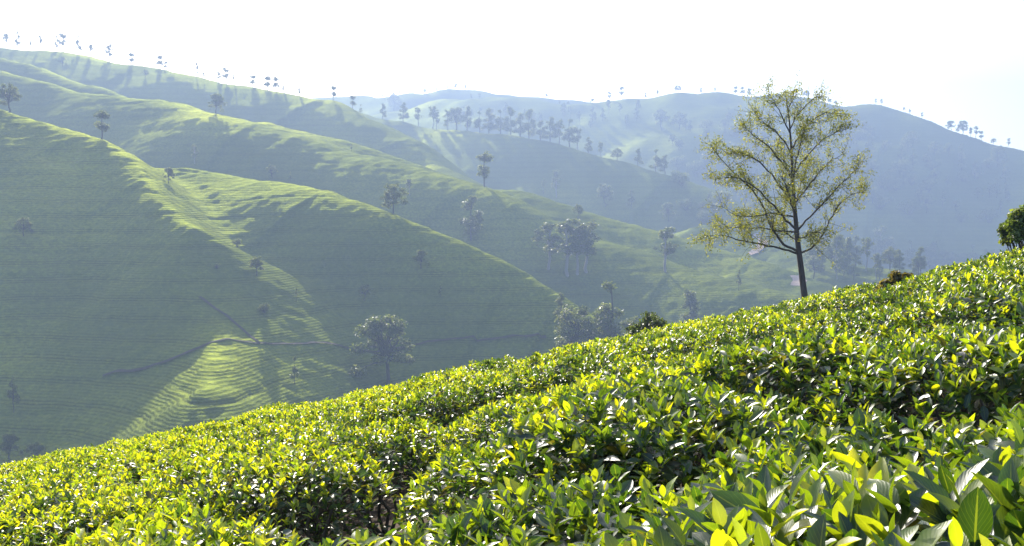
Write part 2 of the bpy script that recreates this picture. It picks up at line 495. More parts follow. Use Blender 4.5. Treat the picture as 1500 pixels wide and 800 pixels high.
TM_LOW = (np.array([(-0.5, 0.45, 0.12), (0, 0, 0), (0, 1, 0), (0.5, 0.5, 0.12), (0, 0.5, -0.02)]),
          np.array([(1, 4, 0, 0), (4, 2, 0, 0), (1, 3, 4, 4), (4, 3, 2, 2)]), np.zeros((5, 2)))
# plain two-quad leaf (keel down the middle)
TM_LOW = (np.array([(-0.5, 0.15, 0.1), (0, 0, 0), (0.5, 0.15, 0.1), (-0.35, 0.8, 0.1), (0, 1, 0), (0.35, 0.8, 0.1)]),
          np.array([(0, 1, 4, 3), (1, 2, 5, 4)]), np.zeros((6, 2)))
def limb(p0, p1, r0, r1, rg, n=5, wob=0.06, sag=0.0):
    t = np.linspace(0, 1, n)
    p0, p1 = np.array(p0, float), np.array(p1, float)
    P = p0 + (p1 - p0) * t[:, None]
    ln = np.linalg.norm(p1 - p0)
    P[1:-1] += rg.normal(size=(n - 2, 3)) * ln * wob
    P[:, 2] += sag * ln * np.sin(np.pi * t)
    return P, r0 + (r1 - r0) * t
def tree_variant(kind, seed):
    """unit-height tree; returns trunk mesh, crown mesh"""
    rg = np.random.default_rng(seed)
    blobs, limbs = [], []
    if kind == 'dome':                # broad crown, rounded top, short trunk
        limbs.append(limb((0, 0, -0.06), (rg.normal() * 0.02, 0, 0.55), 0.028, 0.014, rg))
        for k in range(34):
            a = rg.uniform(0, 6.28); e = rg.uniform(0.0, 1.0) ** 0.8
            rr = 0.40 * math.sqrt(1 - e * e * 0.92) * rg.uniform(0.45, 1.05)
            c = (rr * math.cos(a), rr * math.sin(a), 0.22 + 0.64 * e + rg.normal() * 0.03)
            r = rg.uniform(0.06, 0.12)
            blobs.append((c, (r, r, r * 0.75)))
            limbs.append(limb((0, 0, 0.3 + 0.2 * rg.random()), c, 0.011, 0.003, rg))
    elif kind == 'tall':              # tall open crown of separate clumps on a long bare trunk
        lean = rg.normal() * 0.04
        limbs.append(limb((0, 0, -0.06), (lean, 0, 0.93), 0.025, 0.008, rg, 8, 0.012))
        for k in range(30):
            h = rg.uniform(0.40, 0.97); a = rg.uniform(0, 6.28)
            rr = rg.uniform(0.03, 0.21) * (1.15 - 0.7 * abs(h - 0.62) / 0.4)
            c = (lean * h + rr * math.cos(a), rr * math.sin(a), h)
            r = rg.uniform(0.03, 0.075)
            blobs.append((c, (r, r, r * rg.uniform(0.7, 1.3))))
            limbs.append(limb((lean * h, 0, h - 0.12), c, 0.007, 0.002, rg))
    elif kind == 'billow':            # column of billows nearly to the ground
        limbs.append(limb((0, 0, -0.06), (0, 0, 0.9), 0.022, 0.006, rg, 7, 0.012))
        for k in range(18):
            h = rg.uniform(0.2, 0.94); a = rg.uniform(0, 6.28)
            rr = 0.23 * (1.05 - h * 0.85) * rg.uniform(0.5, 1.1)
            c = (rr * math.cos(a), rr * math.sin(a), h); r = rg.uniform(0.07, 0.13) * (1.15 - 0.5 * h)
            blobs.append((c, (r, r, r * 0.8)))
            limbs.append(limb((0, 0, h - 0.08), c, 0.006, 0.002, rg))
    elif kind == 'thin':              # slim young tree
        limbs.append(limb((0, 0, -0.06), (0, 0, 0.95), 0.014, 0.004, rg, 7, 0.012))
        for k in range(11):
            h = rg.uniform(0.28, 0.97); a = rg.uniform(0, 6.28); rr = 0.10 * (1.15 - h) * 1.3
            c = (rr * math.cos(a), rr * math.sin(a), h); r = rg.uniform(0.045, 0.075)
            blobs.append((c, (r, r, r * 1.2)))
            limbs.append(limb((0, 0, h - 0.06), c, 0.004, 0.0015, rg))
    elif kind == 'bush':              # low rounded shrub
        for k in range(14):
            a = rg.uniform(0, 6.28); rr = rg.uniform(0.1, 0.5); e = rg.uniform(0, 1)
            c = (rr * math.cos(a), rr * math.sin(a), 0.3 + 0.5 * e * (1 - rr * 0.8)); r = rg.uniform(0.17, 0.27)
            blobs.append((c, (r, r, r * 0.85)))
            limbs.append(limb((rg.normal() * 0.03, rg.normal() * 0.03, -0.05), c, 0.022, 0.006, rg))
    elif kind == 'pair':              # two round crowns one above the other
        limbs.append(limb((0, 0, -0.06), (0.03, 0, 0.8), 0.022, 0.008, rg, 6, 0.01))
        for cz, cr, n in ((0.77, 0.19, 18), (0.40, 0.21, 18)):
            for k in range(n):
                d = unit(rg.normal(size=3)) * cr * rg.uniform(0.3, 1)
                c = (d[0] + 0.02, d[1], cz + d[2] * 0.75); r = rg.uniform(0.05, 0.09)
                blobs.append((c, (r, r, r * 0.85)))
                limbs.append(limb((0.01, 0, cz - 0.1), c, 0.006, 0.002, rg))
    size = {'dome': 0.030, 'tall': 0.030, 'billow': 0.030, 'thin': 0.034, 'bush': 0.05, 'pair': 0.032}[kind]
    nleaf = {'dome': 5200, 'tall': 2300, 'billow': 3400, 'thin': 1000, 'bush': 2600, 'pair': 2400}[kind]
    cr = crown_mesh(kind + '_crown', rg, blobs, nleaf, size, G_FOL)
    tv, tq = tubes(limbs, 5)
    return mesh_np(kind + '_trunk', tv, tq), cr
VAR = {}
for i, kd in enumerate(('dome', 'tall', 'billow', 'thin', 'bush', 'pair')):
    VAR[kd] = [tree_variant(kd, 100 * i + s) for s in range(4)]
trg = np.random.default_rng(77)
def hill_tree(kind, p, hm, label, name='tree', cat='tree', group=None, bark='bark', v=None, wide=1.0):
    tr, cr = VAR[kind][trg.integers(4) if v is None else v]
    t = thing(name, label, cat, tuple(p), trg.uniform(0, 6.28), group)
    t.scale = (hm * wide, hm * wide, hm)
    obj('trunk' if kind != 'bush' else 'stem', tr, M[bark], t)
    obj('crown', cr, M['tree_leaf'], t)
    return t
def px_tree(kind, px, py, hp, label, **kw):
    p = hit(px, py)
    return hill_tree(kind, p, hp * p[1] / F, label, **kw)
def crest_trees(rid, items, label, group, kinds=('tall', 'pair', 'thin')):
    for px, hp in items:
        p = crest(rid, px)
        p[2] -= 0.3
        hill_tree(kinds[trg.integers(len(kinds))], p, hp * p[1] / F, label, group=group, wide=1.1)

px_tree('dome', 566, 566, 112, 'broad dome-crowned tree alone on the shaded slope just above the tea edge', v=0, wide=1.08)
px_tree('dome', 842, 535, 95, 'broad tree with rim-lit billows beside the tall billowing tree behind the tea', v=1, wide=1.15)
px_tree('billow', 895, 530, 120, 'tall billowing tree rising between the broad tree and the dark shrub', v=2, wide=1.1)
px_tree('dome', 925, 515, 52, 'low round tree tucked between the tall billowing tree and dark shrub', v=2)
px_tree('billow', 822, 470, 42, 'small slim tree at the low end of the nearest lit ridge', v=0)
px_tree('billow', 1012, 490, 68, 'hazy narrow tree standing right behind the dark shrub', v=1, wide=1.3)
def on_crest(kind, rid, px, hp, label, **kw):
    p = crest(rid, px); p[2] -= 0.2
    return hill_tree(kind, p, hp * p[1] / F, label, **kw)
on_crest('dome', 'left_spur', 12, 46, 'dark round tree on bare trunk atop the nearest spur', v=3)
on_crest('pair', 'left_spur', 147, 48, 'dark tree with two stacked round crowns on the nearest spur', v=0, wide=1.2)
on_crest('dome', 'main_ridge', 316, 32, 'dark leafy tree on the crest of the second ridge beside a track', v=0)
on_crest('pair', 'main_ridge', 709, 56, 'slender tree with two crowns on the yellow lit ridge crest', v=2)
px_tree('billow', 690, 352, 66, 'loose conical tree on shaded slope below the yellow ridge crest', v=3, wide=1.25)
for a, b, c, v in ((803, 396, 68, 0), (832, 404, 84, 1), (860, 400, 74, 2), (846, 402, 70, 3)):
    px_tree('tall', a, b, c, 'tall bare-trunked tree in the clump below the lit ridge crest', v=v, wide=1.5, group='clump of tall trees below the lit crest', bark='pale_bark')
px_tree('dome', 847, 319, 21, 'small dark round tree standing alone between the two lit crests', v=2)
on_crest('dome', 'near_ridge', 575, 50, 'pale leafy tree standing on the nearest lit ridge crest', v=1)
px_tree('tall', 975, 398, 66, 'thin open-crowned tree in front of the lit terraced crest', v=1, wide=1.3)
for a, b, c, kd, lb in (
    (617, 394, 30, 'dome', 'small pale tree on the shaded slope below the nearest lit crest'),
    (376, 404, 30, 'dome', 'small round rim-lit tree alone mid slope left of the shaded face'),
    (35, 346, 30, 'dome', 'small round tree with pale rim on the darkest left slope'),
    (20, 604, 56, 'thin', 'slim pale young tree low on the shaded left slope'),
    (432, 564, 42, 'thin', 'slim pale young tree beside the sunlit patch of rows'),
    (434, 443, 20, 'thin', 'tiny pale sapling above the track on shaded slope'),
    (535, 442, 26, 'dome', 'small flat-topped tree on the shaded face above the track'),
    (645, 437, 20, 'thin', 'tiny yellowish sapling below the nearest lit crest'),
    (387, 460, 18, 'bush', 'small low bush above the bend of the dark track'),
    (347, 362, 14, 'bush', 'small sunlit bush below the lit gully patch'),
    (318, 395, 9, 'bush', 'tiny bush mid slope above the sunlit patch of rows'),
    (14, 674, 42, 'dome', 'leafy tree at the foot of the left slope touching the tea edge'),
    (52, 668, 24, 'bush', 'low bush beside the leafy tree at the foot of slope'),
    (398, 262, 22, 'dome', 'small pale tree just behind the nearest lit crest'),
    (285, 242, 28, 'tall', 'pale thin tree on blue slope behind the nearest lit crest'),
    (426, 266, 14, 'thin', 'tiny sapling on the broad sunlit part of nearest crest'),
    (247, 268, 24, 'dome', 'dark bushy tree at the notch between spur and nearest crest'),
    (92, 98, 15, 'dome', 'faint round tree on the pale slope beneath the skyline trees'),
    (213, 113, 12, 'dome', 'faint small tree on the blue slope beneath the skyline'),
    (600, 286, 24, 'tall', 'thin tree on the shaded slope behind the nearest crest'),
    (515, 222, 12, 'thin', 'tiny dark sapling on the crest of the second ridge'),
    (815, 290, 40, 'tall', 'thin tree with reddish flat crown on the terraced middle slope'),
    (885, 303, 36, 'dome', 'hazy bushy tree on the terraced middle slope above lit crests'),
    (925, 305, 26, 'billow', 'small hazy tree right of bushy one on terraced slope'),
    (796, 286, 22, 'thin', 'faint sapling left of the flat-crowned tree on terraced slope'),
    (640, 130 + 60, 26, 'tall', 'hazy tree at the left end of the wooded middle ridge'),
    (577, 163, 28, 'dome', 'bushy hazy tree where the skyline dips behind the left ridge'),
    (968, 192, 34, 'dome', 'large hazy round tree on the pale far hillside'),
    (1082, 425, 30, 'thin', 'slender dark tree on the valley terraces left of lone tree'),
    (1110, 330, 26, 'billow', 'hazy tree above the forked dirt path'),
    (1045, 318, 22, 'dome', 'hazy low tree at the end of the terraced middle slope')):
    px_tree(kd, a, b, c, lb)
crest_trees('sky_ridge', [(11,22),(27,28),(45,16),(60,22),(84,24),(93,28),(115,28),(133,18),(161,26),(194,20),(235,22),(242,14),(288,20),(298,14),(320,16),(331,24),(342,16),(370,20),(392,24),(404,24),(415,16),(438,12)],
            'faint spindly tree in the row along the left skyline crest', 'spindly trees along the left skyline')
p = crest('sky_ridge', 488); hill_tree('pair', p, 24 * p[1] / F, 'dark tree with two crowns standing out where the left skyline dips', v=1)
crest_trees('sky_ridge', [(516,22),(528,14)], 'small faint tree just right of the two-crowned skyline tree', 'faint trees by the two-crowned tree')
crest_trees('middle_ridge', [(x, h) for x, h in zip(
    (560, 590, 612, 634, 655, 668, 684, 702, 716, 733, 748, 762, 775, 792, 806, 820, 834, 846, 862, 880, 905, 935, 962, 975), (24, 30, 28, 34, 30, 36, 38, 32, 40, 36, 42, 38, 44, 30, 40, 36, 42, 34, 26, 22, 20, 26, 34, 30))],
    'tall hazy tree in the belt along the middle ridge', 'belt of trees along the middle ridge', ('tall', 'dome', 'billow', 'billow'))
crest_trees('far_hill', [(690,8),(702,9),(820,8),(832,6),(868,8),(893,14),(911,20),(946,10),(964,10),(993,12),(1027,9),(1048,8),(1078,14),(1088,15),(1098,14),(1182,12),(1205,9),(1216,8),(1225,8),(1284,9),(1292,10),(1325,8),(1334,8),(1352,9),(1395,16),(1412,22),(1424,14),(1432,18),(1440,16),(1458,10),(1480,14)],
            'tiny faint tree on the skyline of the far hill', 'tiny trees on the far skyline', ('tall', 'dome', 'pair'))
crest_trees('pale_hill', [(560,7),(585,8),(605,6),(622,8),(640,7),(655,8),(668,9),(682,9),(728,8),(800,7)], 'tiny pale tree on the farthest ridge', 'trees on the farthest ridge', ('dome', 'billow'))
for k in range(20):
    a = 1190 + 120 * trg.random(); b = 385 + 26 * trg.random()
    px_tree(('tall', 'dome', 'billow')[k % 3], a, b, 30 + 26 * trg.random(), 'pale hazy tree in the valley grove right of the lone tree', group='valley grove right of the lone tree')
for k in range(16):
    a = 1300 + 180 * trg.random(); b = 392 + 12 * trg.random()
    px_tree(('dome', 'billow')[k % 2], a, b, 26 + 16 * trg.random(), 'hazy bushy tree in the valley just over the tea edge', group='valley trees just over the tea edge')
for k in range(130):
    a = 960 + 520 * trg.random(); lo = np.interp(a, (960, 1180, 1500), (170, 170, 250))
    b = lo + (330 - lo) * trg.random()
    px_tree(('dome', 'billow', 'bush')[k % 3], a, b, 13 + 18 * trg.random(), 'small blurred tree scattered over the shaded far hillside', group='trees scattered over the far hillside')
for k in range(26):
    a = 640 + 330 * trg.random(); b = 165 + 30 * trg.random()
    px_tree(('tall', 'billow')[k % 2], a, b, 12 + 12 * trg.random(), 'very pale tree behind the wooded middle ridge', group='pale trees behind the middle ridge')

# ------------------------------------------------------------------ the lone tree
LD = 26.0
def lone_tree():
    rg = np.random.default_rng(12)
    def W(px, py, dy=0.0):
        return at(px, py, LD) * ((LD + dy) / LD) * np.array((1, 1, 1))
    bx = at(1181, 452, LD)
    gz = float(terrain(bx[0], bx[1]))
    base = np.array((bx[0] + 0.03, bx[1], gz))
    t = thing('lone_tree', 'slender open-crowned young tree with dark trunk rising from the tea edge', 'tree', tuple(base))
    def loc(p): return np.array(p) - base
    tp = [base + np.array((0, 0, -0.3)), W(1181, 452), W(1178, 430), W(1173, 390), W(1168, 350), W(1164, 305), W(1161, 260), W(1159, 215), W(1156, 175), W(1151, 140)]
    tr = [0.11, 0.092, 0.086, 0.076, 0.066, 0.054, 0.042, 0.030, 0.019, 0.008]
    tv, tq = tubes([([loc(p) for p in tp], tr)], 10)
    trunk = obj('trunk', mesh_np('lone_trunk', tv, tq), M['bark'], t)
    # main limbs, as pixel polylines, with how far they lean toward (-) or away (+)
    LB = [([(1169,372),(1146,364),(1118,359),(1085,352),(1060,344),(1036,346)], -0.9),
          ([(1168,368),(1146,356),(1130,336),(1122,312),(1108,285),(1085,262),(1058,236),(1042,214)], 0.4),
          ([(1165,335),(1150,322),(1128,296),(1104,272),(1076,258),(1050,262)], -0.6),
          ([(1163,300),(1146,278),(1126,250),(1104,230),(1082,222),(1060,226)], 0.7),
          ([(1161,262),(1146,240),(1126,214),(1106,200),(1084,182)], -0.5),
          ([(1159,225),(1146,202),(1130,186),(1112,176),(1104,164)], 0.5),
          ([(1157,195),(1147,172),(1137,154),(1128,138)], -0.3),
          ([(1169,372),(1190,364),(1206,346),(1216,322),(1228,300),(1246,284),(1268,282)], 0.3),
          ([(1166,340),(1182,322),(1204,300),(1226,276),(1244,256),(1258,246)], -0.8),
          ([(1163,300),(1178,280),(1196,256),(1216,236),(1236,224)], 0.8),
          ([(1161,258),(1176,236),(1196,212),(1218,196),(1238,190)], -0.4),
          ([(1159,220),(1174,196),(1192,174),(1212,164),(1232,170)], 0.5),
          ([(1157,190),(1168,168),(1182,152),(1196,142)], -0.3),
          ([(1154,165),(1158,150),(1164,134)], 0.1),
          ([(1165,330),(1160,300),(1150,272),(1142,250)], -1.4),
          ([(1164,310),(1168,285),(1176,260),(1184,238)], 1.4),
          ([(1162,280),(1158,256),(1148,230),(1140,208)], 1.2),
          ([(1161,265),(1166,236),(1174,210),(1178,186)], -1.2),
          ([(1168,352),(1156,346),(1146,330),(1150,300)], 1.3),
          ([(1167,350),(1184,345),(1196,338),(1210,345)], -1.3),
          ([(1164,318),(1140,312),(1112,316),(1080,318),(1056,302)], 0.5),
          ([(1165,340),(1142,338),(1112,334),(1078,334),(1052,330)], 0.9)]
    leaves_p, leaves_d = [], []
    for pix, dep in LB:
        n = len(pix); ss = np.linspace(0, 1, n)
        P = np.array([W(a, b, dep * s) for (a, b), s in zip(pix, ss)])
        s2 = np.linspace(0, 1, n * 3)
        # smooth interpolation along the limb
        Q = np.stack([np.interp(s2, ss, P[:, k]) for k in range(3)], -1)
        Q[1:-1] = (Q[:-2] + 2 * Q[1:-1] + Q[2:]) / 4
        Q[2:-1] += rg.normal(size=(len(Q) - 3, 3)) * 0.012
        ln = np.linalg.norm(np.diff(P, axis=0), axis=1).sum()
        r0 = 0.007 + 0.0078 * ln
        paths = [([loc(p) for p in Q], r0 * (1 - s2) ** 0.8 + 0.003)]
        nb = int(9 + 12 * ln)
        for k in range(nb):
            s = rg.uniform(0.18, 1.0) if k > 1 else 0.97
            c = np.array([np.interp(s, s2, Q[:, j]) for j in range(3)])
            i = min(int(s * (len(Q) - 1)), len(Q) - 2)
            tg = unit(Q[i + 1] - Q[i])
            d = unit(tg * 0.8 + rg.normal(size=3) * 0.75 + np.array((0, 0, 0.35)))
            l = rg.uniform(0.2, 0.75) * (1.15 - 0.4 * s)
            e = c + d * l
            m = (c + e) / 2 + rg.normal(size=3) * 0.03
            rr = 0.0042 + 0.003 * (1 - s)
            paths.append(([loc(c), loc(m), loc(e)], [rr, rr * 0.7, 0.0025]))
            # leaf sprays along the twig
            dens = rg.uniform(0.15, 1.35) * (0.6 + 0.4 * s)
            ns = int(8.5 * dens) + 1
            for q in range(ns):
                f = rg.uniform(0.2, 1.08)
                cen = c + (e - c) * f + rg.normal(size=3) * 0.055
                nl = rg.integers(5, 10)
                leaves_p.append(cen + rg.normal(size=(nl, 3)) * 0.045)
                leaves_d.append(unit(d * 0.6 + rg.normal(size=(nl, 3)) * 0.8))
        v, f = tubes(paths, 6)
        obj('branch', mesh_np('lone_branch', v, f), M['bark'], t)
    pos = np.concatenate(leaves_p); T = np.concatenate(leaves_d); n = len(pos)
    Nn = unit(rg.normal(size=(n, 3)) + np.array((0, 0, 0.8)))
    L = rg.uniform(0.03, 0.075, n); Wd = L * rg.uniform(0.22, 0.42, n)
    base_c = np.array([(0.15, 0.165, 0.032), (0.12, 0.14, 0.03), (0.19, 0.195, 0.036), (0.07, 0.09, 0.03)])
    tint = base_c[rg.integers(4, size=n)] * rg.uniform(0.7, 1.3, (n, 1))
    v, f, _ = leaf_cloud(TM_LOW, pos - base, T, Nn, L, Wd, rg.uniform(0, 0.3, n))
    cr = obj('crown', mesh_np('lone_crown', v, f, tint=np.repeat(tint, 6, 0)), M['tree_leaf'], t)
    cr['kind'] = 'stuff'
    print('lone leaves', n)
lone_tree()

# ------------------------------------------------------------------ shrubs on our own slope
def shrub(name, label, px, py_top, w_px, d, seed, cols, h_extra=0.0, trunk='stem', leaf=0.05, dens=1.0):
    rg = np.random.default_rng(seed)
    c = at(px, py_top, d)
    gz = float(terrain(c[0], c[1]))
    hh = c[2] - gz; r = w_px * d / F / 2
    t = thing(name, label, 'shrub', (c[0], c[1], gz))
    blobs, limbs = [], []
    for k in range(26):
        a = rg.uniform(0, 6.28); q = math.sqrt(rg.random()); e = rg.random()
        top = hh - 0.28 * r - 0.7 * r * q * q
        z = top - e * 0.9 * r
        rr = r * rg.uniform(0.2, 0.36)
        cc = (q * r * 0.8 * math.cos(a), q * r * 0.8 * math.sin(a), max(z, 0.15))
        blobs.append((cc, (rr, rr, rr * 0.8)))
        limbs.append(limb((rg.normal() * 0.04, rg.normal() * 0.04, -0.1), cc, 0.022, 0.005, rg, 6, 0.04))
    tv, tq = tubes(limbs, 5)
    obj(trunk, mesh_np(name + '_stem', tv, tq), M['bark'], t)
    o = obj('crown', crown_mesh(name + '_crown', rg, blobs, int(5200 * dens), leaf, cols), M['tree_leaf'], t)
    o['kind'] = 'stuff'
shrub('shrub', 'dark rounded shrub just behind the tea edge below the lit ridges', 957, 446, 78, 30.0, 4,
      np.array([(0.035, 0.055, 0.022), (0.05, 0.07, 0.025)]), leaf=0.09)
shrub('shrub', 'leafy green shrub on short stem at the top of the tea slope', 1503, 296, 72, 13.0, 9,
      np.array([(0.09, 0.13, 0.03), (0.12, 0.15, 0.03), (0.06, 0.09, 0.025)]), leaf=0.042, dens=1.3)
shrub('shrub', 'low olive brown shrub peeping over the tea edge', 1316, 388, 60, 10.5, 15,
      np.array([(0.10, 0.085, 0.03), (0.08, 0.10, 0.03), (0.12, 0.11, 0.035)]), leaf=0.05, dens=0.7)

# ------------------------------------------------------------------ tea bushes
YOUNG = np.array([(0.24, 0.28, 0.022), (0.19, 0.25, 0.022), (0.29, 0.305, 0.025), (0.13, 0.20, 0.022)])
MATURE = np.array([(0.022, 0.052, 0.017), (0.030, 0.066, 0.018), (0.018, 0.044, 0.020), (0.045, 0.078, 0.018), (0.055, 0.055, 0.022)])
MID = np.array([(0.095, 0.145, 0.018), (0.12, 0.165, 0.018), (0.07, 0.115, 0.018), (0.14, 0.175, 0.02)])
def bush_leaves(rg, R, lod, big=1.0, top_young=0.6, mid=0.4):
    """leaves of one bush, origin on the ground, plucking table at BUSH_H"""
    P, T, Nn, L, tint, curl = [], [], [], [], [], []
    def add(p, t, n, l, c, k):
        P.append(p); T.append(t); Nn.append(n); L.append(l); tint.append(c); curl.append(k)
    ph = rg.uniform(0, 6.28, 4)
    def table(x, y):
        r = np.hypot(x, y) / R
        return BUSH_H - 0.23 * r ** 4 - 0.02 + 0.022 * np.sin(x * 11 + ph[0]) * np.sin(y * 10 + ph[1]) + 0.015 * np.sin(x * 23 + ph[2] + y * 17)
    # maintenance foliage: mature glossy leaves in a layer under the shoots
    n = int((900 if lod else 1000) / big ** 1.6)
    a = rg.uniform(0, 6.28, n); r = R * np.sqrt(rg.random(n)) * 1.03
    x, y = r * np.cos(a), r * np.sin(a)
    z = table(x, y) - rg.uniform(0.0, 0.16, n) ** 1.2
    t = unit(np.stack([np.cos(a) * 0.4 + rg.normal(size=n) * 0.7, np.sin(a) * 0.4 + rg.normal(size=n) * 0.7, rg.uniform(-0.25, 0.75, n)], -1))
    nn = unit(rg.normal(size=(n, 3)) * 0.35 + np.array((0, 0, 1.0)))
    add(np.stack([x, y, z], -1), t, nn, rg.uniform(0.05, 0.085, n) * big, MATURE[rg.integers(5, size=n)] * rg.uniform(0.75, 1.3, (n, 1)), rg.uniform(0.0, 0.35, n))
    # sides
    n = int(420 / big ** 1.6)
    a = rg.uniform(0, 6.28, n); z = rg.uniform(0.12, BUSH_H - 0.08, n)
    r = R * (0.93 - 0.35 * (1 - z / BUSH_H) ** 1.5) * rg.uniform(0.8, 1.05, n)
    t = unit(np.stack([np.cos(a) * 0.8 + rg.normal(size=n) * 0.5, np.sin(a) * 0.8 + rg.normal(size=n) * 0.5, rg.uniform(-0.4, 0.6, n)], -1))
    nn = unit(np.stack([np.cos(a) * 0.5, np.sin(a) * 0.5, np.full(n, 0.8)], -1) + rg.normal(size=(n, 3)) * 0.35)
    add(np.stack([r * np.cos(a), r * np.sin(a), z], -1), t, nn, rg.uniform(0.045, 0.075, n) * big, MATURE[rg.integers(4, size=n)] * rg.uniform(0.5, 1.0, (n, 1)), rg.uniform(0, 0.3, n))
    # shoots: a bud and two or three upright fresh leaves
    ns = int(380 / big ** 1.5)
    a = rg.uniform(0, 6.28, ns); r = R * np.sqrt(rg.random(ns))
    x, y = r * np.cos(a), r * np.sin(a)
    patch = np.sin(x * 6 + ph[1]) * np.sin(y * 6 + ph[3])
    for k in range(ns):
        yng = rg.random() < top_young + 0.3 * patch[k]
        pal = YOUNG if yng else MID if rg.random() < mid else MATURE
        h = table(x[k], y[k]) + rg.uniform(-0.01, 0.05) * big
        m = rg.integers(3, 6)
        az = rg.uniform(0, 6.28)
        for j in range(m):
            az2 = az + j * 2.4 + rg.normal() * 0.3
            el = math.radians(rg.uniform(62, 88) if j == 0 else rg.uniform(22, 72))
            tv = np.array((math.cos(az2) * math.cos(el), math.sin(az2) * math.cos(el), math.sin(el)))
            nv = np.array((-math.cos(az2) * math.sin(el), -math.sin(az2) * math.sin(el), math.cos(el))) + rg.normal(size=3) * 0.18
            l = (0.034 if j == 0 else rg.uniform(0.04, 0.072)) * big
            cc = pal[rg.integers(4)] * rg.uniform(0.8, 1.25)
            P.append(np.array([(x[k], y[k], h - j * 0.012 * big)])); T.append(tv[None]); Nn.append(unit(nv)[None]); L.append(np.array([l]))
            tint.append(cc[None]); curl.append(np.array([rg.uniform(-0.05, 0.32)]))
    P, T, Nn, L, tint, curl = map(np.concatenate, (P, T, Nn, L, tint, curl))
    Wd = L * rg.uniform(0.38, 0.52, len(L))
    return P, T, Nn, L, Wd, tint, curl
TM_MID = leaf_template(3)
TM_HI = leaf_template(6, 0.02, 3)
def cloud_mesh(name, tmpl, A):
    P, T, Nn, L, Wd, tint, curl = A
    v, f, uv = leaf_cloud(tmpl, P, T, Nn, L, Wd, curl)
    return mesh_np(name, v, f, tint=np.repeat(tint, len(tmpl[0]), 0), uv=uv)
def stem_mesh(rg, R):
    limbs = []
    for k in range(9):
        a = rg.uniform(0, 6.28); q = R * rg.uniform(0.2, 0.85)
        limbs.append(limb((rg.normal() * 0.03, rg.normal() * 0.03, -0.08), (q * math.cos(a), q * math.sin(a), BUSH_H - 0.12), 0.016, 0.006, rg, 6, 0.05))
    v, f = tubes(limbs, 5)
    return mesh_np('tea_stem', v, f)
SP_ = 0.98
BR = 0.64
brg = np.random.default_rng(2024)
variants, large_leaved = [], []
for store, scale_, tm_ in ((variants, 0.90, TM_MID), (large_leaved, 1.18, leaf_template(4, 0.015, 9))):
    for k in range(8):
        rg = np.random.default_rng(300 + k + len(variants) * 7)
        A = bush_leaves(rg, BR, 0, scale_, (0.92, 0.82, 0.72, 0.60, 0.48, 0.36, 0.26, 0.16)[k])
        store.append((cloud_mesh('tea_foliage', tm_, A), stem_mesh(rg, BR)))
# furrows between the hedges: photo lines dropped onto the slope
GAPS = [([(425, 735), (470, 700), (540, 668), (585, 646)], 0.51, True), ([(600, 592), (680, 582), (760, 570), (835, 556)], 0.68, True),
        ([(1230, 566), (1330, 540), (1440, 522), (1540, 520)], 0.42, False)]
gap_lines = []
for pix, w, open_ in GAPS:
    P = np.array([ground_hit(a, b) for a, b in pix])[:, :2]
    gap_lines.append((P, w))
def gap_dist(x, y):
    best = 9.0
    for P, w in gap_lines:
        for a, b in zip(P[:-1], P[1:]):
            d = b - a
            t = min(1, max(0, ((x - a[0]) * d[0] + (y - a[1]) * d[1]) / (d @ d)))
            best = min(best, math.hypot(x - a[0] - t * d[0], y - a[1] - t * d[1]) - w)
    return best
spots = []
row = 0
y = -0.2
while y < 15.6:
    xm = 0.62 * y + 2.2
    nx = int(xm / SP_) + 1
    for i in range(-nx, nx + 1):
        x = (i + 0.5 * (row % 2)) * SP_
        spots.append((x + brg.normal() * 0.09, y + brg.normal() * 0.09))
    y += SP_ * 0.84
    row += 1
spots = [q for q in spots if math.hypot(q[0] - 0.56, q[1] - 1.26) > 0.66]
spots += [(0.56, 1.26)]
def canopy_normal(x, y):
    e = 0.15
    zx = (canopy(x + e, y) - canopy(x - e, y)) / (2 * e); zy = (canopy(x, y + e) - canopy(x, y - e)) / (2 * e)
    return Vector((-float(zx), -float(zy), 1)).normalized()
LAB = {'left': ('low tea bush in the bright left hedge beyond the dark furrow', 'tea bushes of the left hedge'),
       'mid': ('tea bush between the dark furrow and the big-leaved front bushes', 'tea bushes of the middle hedge'),
       'right': ('tea bush high on the slope towards the leafy green shrub', 'tea bushes high on the slope'),
       'edge0': ('tea bush on the lowest stretch of tea edge below the sunlit rows', 'tea bushes below the sunlit rows'),
       'edge1': ('tea bush on the tea edge in front of the dome-crowned tree', 'tea bushes in front of the dome-crowned tree'),
       'edge2': ('tea bush on the tea edge around the dark rounded shrub', 'tea bushes around the dark shrub'),
       'edge3': ('tea bush on the tea edge around the lone tree trunk', 'tea bushes around the lone tree'),
       'edge4': ('tea bush on the top stretch of tea edge by the olive brown shrub', 'tea bushes by the olive brown shrub'),
       'front': ('big-leaved tea bush with single upright leaves standing out', 'big-leaved front tea bushes')}
nb = 0; near_list = []
